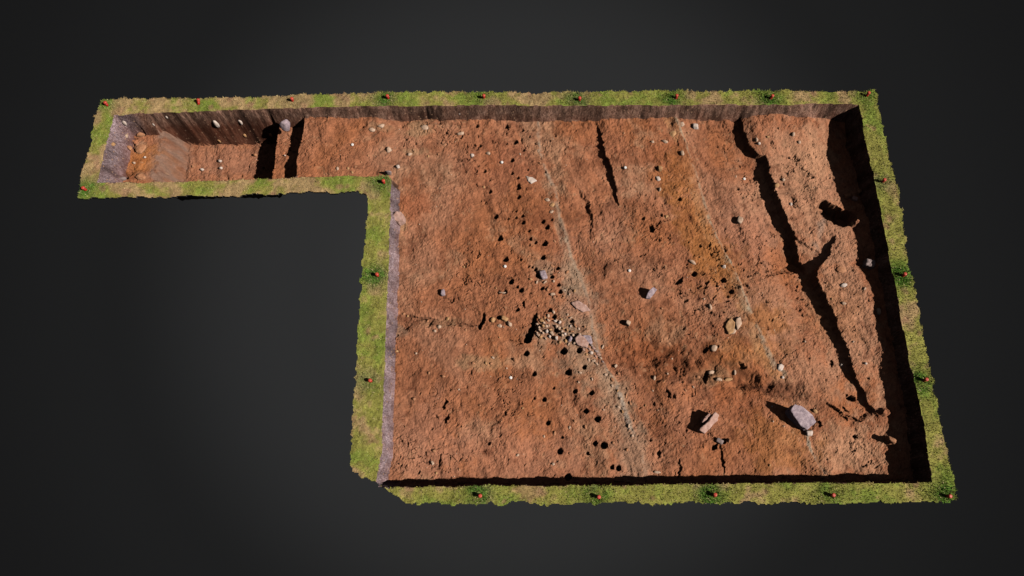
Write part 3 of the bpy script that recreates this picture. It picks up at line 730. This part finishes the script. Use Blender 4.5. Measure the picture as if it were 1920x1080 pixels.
# stones caught in the back side of the deep pit and lying on its floor
PW = [(405,232,11,8,.09,'white','white stone with a grey streak, left one of the pair in the deep pit side'),
 (451,229,9,6,.07,'white','white stone, right one of the pair in the deep pit side'),
 (411,265,8,4,.05,'buff','buff stone near the foot of the deep pit side'),
 (459,254,8,5,.05,'buff','buff stone halfway down the deep pit side'),
 (508,253,8,4,.05,'tan','tan stone low in the dark corner of the deep pit side'),
 (312,219,5,4,.04,'white','tiny white stone high in the side, above the sloping face'),
 (288,234,5,3,.04,'white','tiny white stone below the high one, above the sloping face'),
 (234,231,10,6,.06,'white','white stone in the inside corner at the far end of the arm')]
for i, (px, py, w_, h_, hh, mt, lb) in enumerate(PW):
    # find the depth at which the ray meets the side
    best = min(np.linspace(-.02, -.6, 59), key=lambda zq: abs(zat(*at(px, py, zq)) - zq))
    x, y = at(px, py, best)
    o = rock('stone', lb, px, py, w_, h_, -20, hh, mt, z=best + .0, seed=140 + i)
    o.location = (x, y, best - hh * .3)
PF = [(412,301,9,7,.03,'white','upper white stone of the pair on the pit floor',-.6),(414,314,9,7,.03,'white','lower white stone of the pair on the pit floor',-.6),
 (378,317,9,6,.03,'white','white stone left of the pair on the pit floor',-.6),(361,311,7,5,.02,'tan','tan pebble near the foot of the sloping pit face',-.6),
 (478,290,9,8,.04,'tan','tan stone on the pit floor at the edge of the shade',-.6),(236,254,8,8,.03,'pale','round pale stone on the upper ledge of the arm end',-.26),
 (271,294,6,5,.02,'white','white stone right of the cracks at the arm end',-.27),(224,279,7,5,.025,'pale','pale stone left of the V-shaped crack at the arm end',-.26),
 (231,288,10,9,.03,'buff','buff stone below the V-shaped crack at the arm end',-.26),(262,251,18,9,.05,'tan','tan block above the dark cranny at the arm end',-.26),
 (263,277,22,24,.04,'tan','large square tan block beside the cracks at the arm end',-.27),(243,277,10,14,.04,'tan','narrow tan block inside the V-shaped crack',-.27),
 (228,334,16,7,.05,'grey','grey stone in front of the black gap at the arm end',-.25),(262,330,22,14,.05,'tan','tan block right of the black gap at the arm end',-.26),
 (534,291,4,4,.02,'white','white pebble on the narrow ledge beside the pit',-.3)]
for i, (px, py, w_, h_, hh, mt, lb, z_) in enumerate(PF):
    rock('stone', lb, px, py, w_, h_, -15 + 37 * i % 60, hh, mt, seed=170 + i, nplanes=9)
# cobble heap
rg = random.Random(5)
COB = [(1015,601,8),(1009,612,7),(1017,611,8),(1015,629,8),(1009,629,7),(1026,619,7),(1042,610,8),(1036,625,9),(1044,632,8),(1008,622,6),(1019,605,6),(1023,612,6),(1013,619,7),(1020,622,6),
 (1030,609,6),(1033,617,6),(1048,606,6),(1050,613,6),(1052,621,6),(1057,617,5),(1053,628,6),(1060,627,6),(1062,620,5),(1076,627,6),(1080,634,7),(1085,627,6),(1027,600,6),(1040,601,5),(1075,641,6),
 (1084,644,6),(1030,631,5),(1024,634,5),(1006,605,5),(1068,611,5),(1003,616,5)]
for i, (px, py, r) in enumerate(COB):
    rock('cobble', 'pale angular cobble in the tight heap right of the wide black cut', px + rg.uniform(-2, 2), py + rg.uniform(-2, 2), r * rg.uniform(.8, 1.6), r * rg.uniform(.7, 1.15), rg.uniform(0, 180), .014 + r * .003, rg.choice(['pale', 'pale', 'pale', 'buff', 'buff', 'white']), seed=200 + i, group='cobbles of the heap', nplanes=rg.choice([-5, -6, 8]), sink=.4, cat='cobble')
CH = [(1113,652,7),(1118,658,7),(1122,664,7),(1126,671,6),(1117,668,5),(1105,654,6),(1130,678,5),(1109,647,6),(1094,655,5)]
for i, (px, py, r) in enumerate(CH):
    rock('chip_stone', 'pale chip in the short chain running down the first pale edge', px, py, r * 1.4, r * .8, rg.uniform(-60, -20), .02, rg.choice(['pale', 'grey', 'pink']), seed=260 + i, group='chips down the pale edge', cat='stone')
RB = [(1063,590),(1070,596),(1052,596),(1058,640),(1050,642),(1066,647),(1046,600),(1080,612),(1088,618),(1074,620),(1094,612),(1028,590),(1019,594),(1012,592),(1040,585),(1035,548),(1026,541),(1024,530),(1005,530),(996,524),(1040,528),
 (1060,545),(1068,552),(1075,545),(1055,560),(1062,512),(1034,500),(1098,665),(1112,676),(1120,684),(1104,672),(1090,700),(1138,700),(1146,712),(1150,722),(1160,735),(1166,748),(1158,760),(1170,770),(1178,800),(1186,815),(1152,688)]
for i, (px, py) in enumerate(RB):
    rock('rubble_stone', 'pale soil-covered rubble stone, half buried along the first pale edge', px + rg.uniform(-3, 3), py + rg.uniform(-3, 3), rg.uniform(5, 11), rg.uniform(4, 7), rg.uniform(0, 180), .020, rg.choice(['pale', 'pale', 'buff', 'tan']), seed=500 + i, group='half-buried rubble along the first pale edge', nplanes=rg.choice([-5, 8]), sink=.6, cat='stone')
# scattered small pale stones, alike
SC = [(744,658,5),(780,662,5),(804,699,7),(831,705,7),(776,748,7),(814,845,8),(970,853,6),(887,681,8),(911,680,6),(921,681,7),(966,675,9),(936,632,4),(924,670,6),(802,602,6),(839,597,8),(823,612,9),
 (815,620,6),(873,618,7),(757,588,6),(764,592,6),(810,868,7),(818,887,6),(806,865,5),(690,291,6),(660,322,6),(632,315,7),(652,315,6),(677,303,4),(803,292,5),(822,289,5),(907,350,5),(1026,373,8),(1035,383,10),
 (1034,396,8),(1040,452,6),(944,613,4),(1013,305,5),(975,288,4),(1091,297,5),(1170,249,5),(1290,249,6),(1290,268,5),(1148,467,4),(1165,478,3),(1186,419,4),(1250,405,8),(1210,411,4),(1241,578,5),(1110,710,6),
 (1160,700,6),(1174,742,7),(1182,756,6),(1190,790,7),(1176,843,8),(1132,768,4),(1068,801,6),(1030,655,5),(1040,812,7),(1020,818,6),(1037,870,6),(1068,850,5),(1078,789,8),(1098,800,7),(1310,707,8),(1285,731,6),
 (1300,725,5),(1224,732,5),(1210,760,4),(1320,560,4),(1240,640,4),(1260,672,4),(1252,700,5),(1510,640,6),(1450,790,4),(1470,799,4),(1444,872,6),(1565,640,5),(1600,640,5),(1632,710,6),(1605,620,5),(1622,540,7),
 (1550,530,6),(1560,560,5),(1520,250,4),(1461,240,5),(1440,256,6),(1380,330,4),(1310,340,4),(1520,672,4),(1540,700,5),(1612,575,6),(1466,510,4),(1472,517,3),(950,690,4),(1010,573,5),(1085,716,5),(1150,830,6),(860,730,5),
 (840,770,4),(900,760,5),(940,790,4),(980,765,5),(890,850,4),(760,800,5),(750,870,5),(861,880,5),(930,540,5),(870,500,4),(900,470,4),(830,450,4),(860,400,4),(800,350,4)]
for i, (px, py, r) in enumerate(SC):
    rock('small_stone', 'small pale stone half sunk in the orange soil, one of many alike', px, py, r * rg.uniform(1., 1.5), r * rg.uniform(.8, 1.1), rg.uniform(0, 180), .008 + r * .0016, rg.choice(['pale', 'buff', 'tan', 'tan', 'tan']), seed=300 + i, group='small pale stones scattered over the floor', nplanes=8, sink=.6, cat='stone')
# grit too fine to count
GV, GF, GC = [], [], []
U0, F0 = unit_sphere(1)
rg2 = np.random.default_rng(11)
off = 0
for k_ in range(1300):
    x, y = rg2.uniform(.1, 7.9), rg2.uniform(.1, 3.9)
    i, j = int((x - gx[0]) / CELL), int((y - gy[0]) / CELL)
    if din[i, j] < w[i, j] * 1.4: continue
    if n1[i, j] + rough[i, j] + rg2.uniform(-1, 1) < .1: continue
    r = rg2.uniform(.003, .008)
    GV.append(U0 * rg2.uniform(.7, 1.1, U0.shape) * np.array([r, r * rg2.uniform(.6, 1), r * .7]) + np.array([x, y, Z[i, j] + r * .2])); GF.append(F0 + off); off += len(U0)
    base = alb(*[(206, 150, 112), (190, 128, 88), (226, 196, 170), (150, 92, 62)][rg2.integers(4)])
    GC.append(np.repeat(base[None], len(U0), 0))
gt = raw_mesh('gravel', np.concatenate(GV), np.concatenate(GF), M_BL, np.concatenate(GC), nper=3)
gt['kind'] = 'stuff'; gt['label'] = 'fine grit and clods strewn over the orange soil'

# ------------------------------------------------------------------ survey pegs
def plain(name, c1, c2, rough=.5):
    m, n, b = nodes(name)
    a = N(n, 'ShaderNodeTexNoise', Scale=60.0, Detail=3.0); r = N(n, 'ShaderNodeValToRGB')
    r.color_ramp.elements[0].position = .35; r.color_ramp.elements[1].position = .65
    r.color_ramp.elements[0].color = (*c1, 1); r.color_ramp.elements[1].color = (*c2, 1)
    t = N(n, 'ShaderNodeTexCoord'); n.links.new(t.outputs['Object'], a.inputs['Vector'])
    n.links.new(a.outputs['Fac'], r.inputs['Fac']); n.links.new(r.outputs['Color'], b.inputs['Base Color'])
    b.inputs['Roughness'].default_value = rough
    return m
M_RED = plain('red_plastic', (.28, .012, .008), (.42, .022, .014), .45)
M_ORG = plain('faded_orange_red_plastic', (.34, .022, .010), (.50, .075, .040), .5)
M_WHT = plain('white_plastic', (.55, .50, .46), (.78, .74, .70), .5)
def lathe(prof, nseg=16):
    vs = []; fs = []
    for (r, z) in prof:
        for q in range(nseg):
            t = 2 * math.pi * q / nseg; vs.append((r * math.cos(t), r * math.sin(t), z))
    for i in range(len(prof) - 1):
        for q in range(nseg):
            a = i * nseg + q; b = i * nseg + (q + 1) % nseg
            fs.append((a, b, b + nseg, a + nseg))
    fs.append(tuple(range(nseg))[::-1]); fs.append(tuple((len(prof) - 1) * nseg + q for q in range(nseg)))
    return vs, fs
def pymesh(name, vs, fs, mat, parent=None):
    me = bpy.data.meshes.new(name); me.from_pydata(vs, [], fs); me.materials.append(mat)
    for p in me.polygons: p.use_smooth = len(p.vertices) == 4
    o = bpy.data.objects.new(name, me); col.objects.link(o)
    if parent: o.parent = parent
    return o
peg0 = bpy.data.objects.new('survey_peg', None); col.objects.link(peg0)
pymesh('peg_shaft', *lathe([(.003, -.05), (.011, -.01), (.014, .0), (.014, .034)]), M_RED, peg0)
pymesh('peg_head', *lathe([(.013, .030), (.0155, .032), (.0175, .036), (.0175, .047), (.0145, .053), (.008, .055)]), M_ORG, peg0)
PL = ['red peg on the far left corner of the turf, darkest of the back row', 'leaning red peg on dry straw-coloured turf, second of the back row',
 'red peg on the back turf straight above the pit ledge', 'red peg on the back turf above the mouth of the arm', 'red peg on the back turf above the upper left stake holes',
 'red peg on the back turf right of the head of the first pale edge', 'red peg on the back turf above the head of the second pale edge',
 'red peg on the back turf above the head of the long black cut', 'red peg on the far right corner of the turf',
 'red peg on the near left corner of the arm turf', 'red peg at the inner corner where the arm meets the main trench', 'red peg halfway down the left turf strip in lush green grass',
 'red peg on the lower left turf strip near its bottom', 'red peg at the left end of the front turf strip', 'orange-topped peg on the front turf, second from the left',
 'orange-topped peg on the front turf below the pink boulder', 'orange-topped peg on the front turf below the lilac slab', 'orange-topped peg on the near right corner of the turf',
 'orange-topped peg on the right turf strip, nearest to the front corner one', 'orange-topped peg on the right turf strip beside the triangular grey stone', 'orange-topped peg on the right turf strip above the bowl-shaped hollow']
for i, ((x, y), lb) in enumerate(zip(PEGS, PL)):
    if i == 0: o = peg0
    else:
        o = peg0.copy(); col.objects.link(o)
        for ch in list(peg0.children):
            c2 = ch.copy(); col.objects.link(c2); c2.parent = o
    o.location = (x, y, zat(x, y) + .004)
    rr_ = random.Random(i)
    o.rotation_euler = (rr_.uniform(-.12, .12), rr_.uniform(-.12, .12), rr_.uniform(0, 6))
    if i == 1: o.rotation_euler = (-.5, .25, 0)
    o['label'] = lb; o['category'] = 'peg'; o['group'] = 'red survey pegs along the turf strips'

MK = [(661,272,'white survey marker on the arm floor'),(941,305,'white survey marker among the upper stake holes'),(1172,315,'white survey marker right of the narrow black cut'),
 (1395,336,'white survey marker left of the long black cut'),(947,500,'white survey marker just below a large stake hole'),(1180,508,'white survey marker in mid floor above the lilac wedge stone'),
 (957.5,708.5,'white survey marker on the lower left part of the floor'),(1173,466,'white survey marker dimmed by soil, above the mid floor one')]
for i, (px, py, lb) in enumerate(MK[:7]):
    zz = -.18
    for _ in range(3): x, y = at(px, py, zz); zz = zat(x, y)
    o = pymesh('survey_marker', *lathe([(.004, -.02), (.012, -.002), (.0155, .006), (.0145, .011), (.008, .014)]), M_WHT)
    o.location = (x, y, zz + .003); o['label'] = lb; o['category'] = 'marker'; o['group'] = 'white survey markers on the floor'
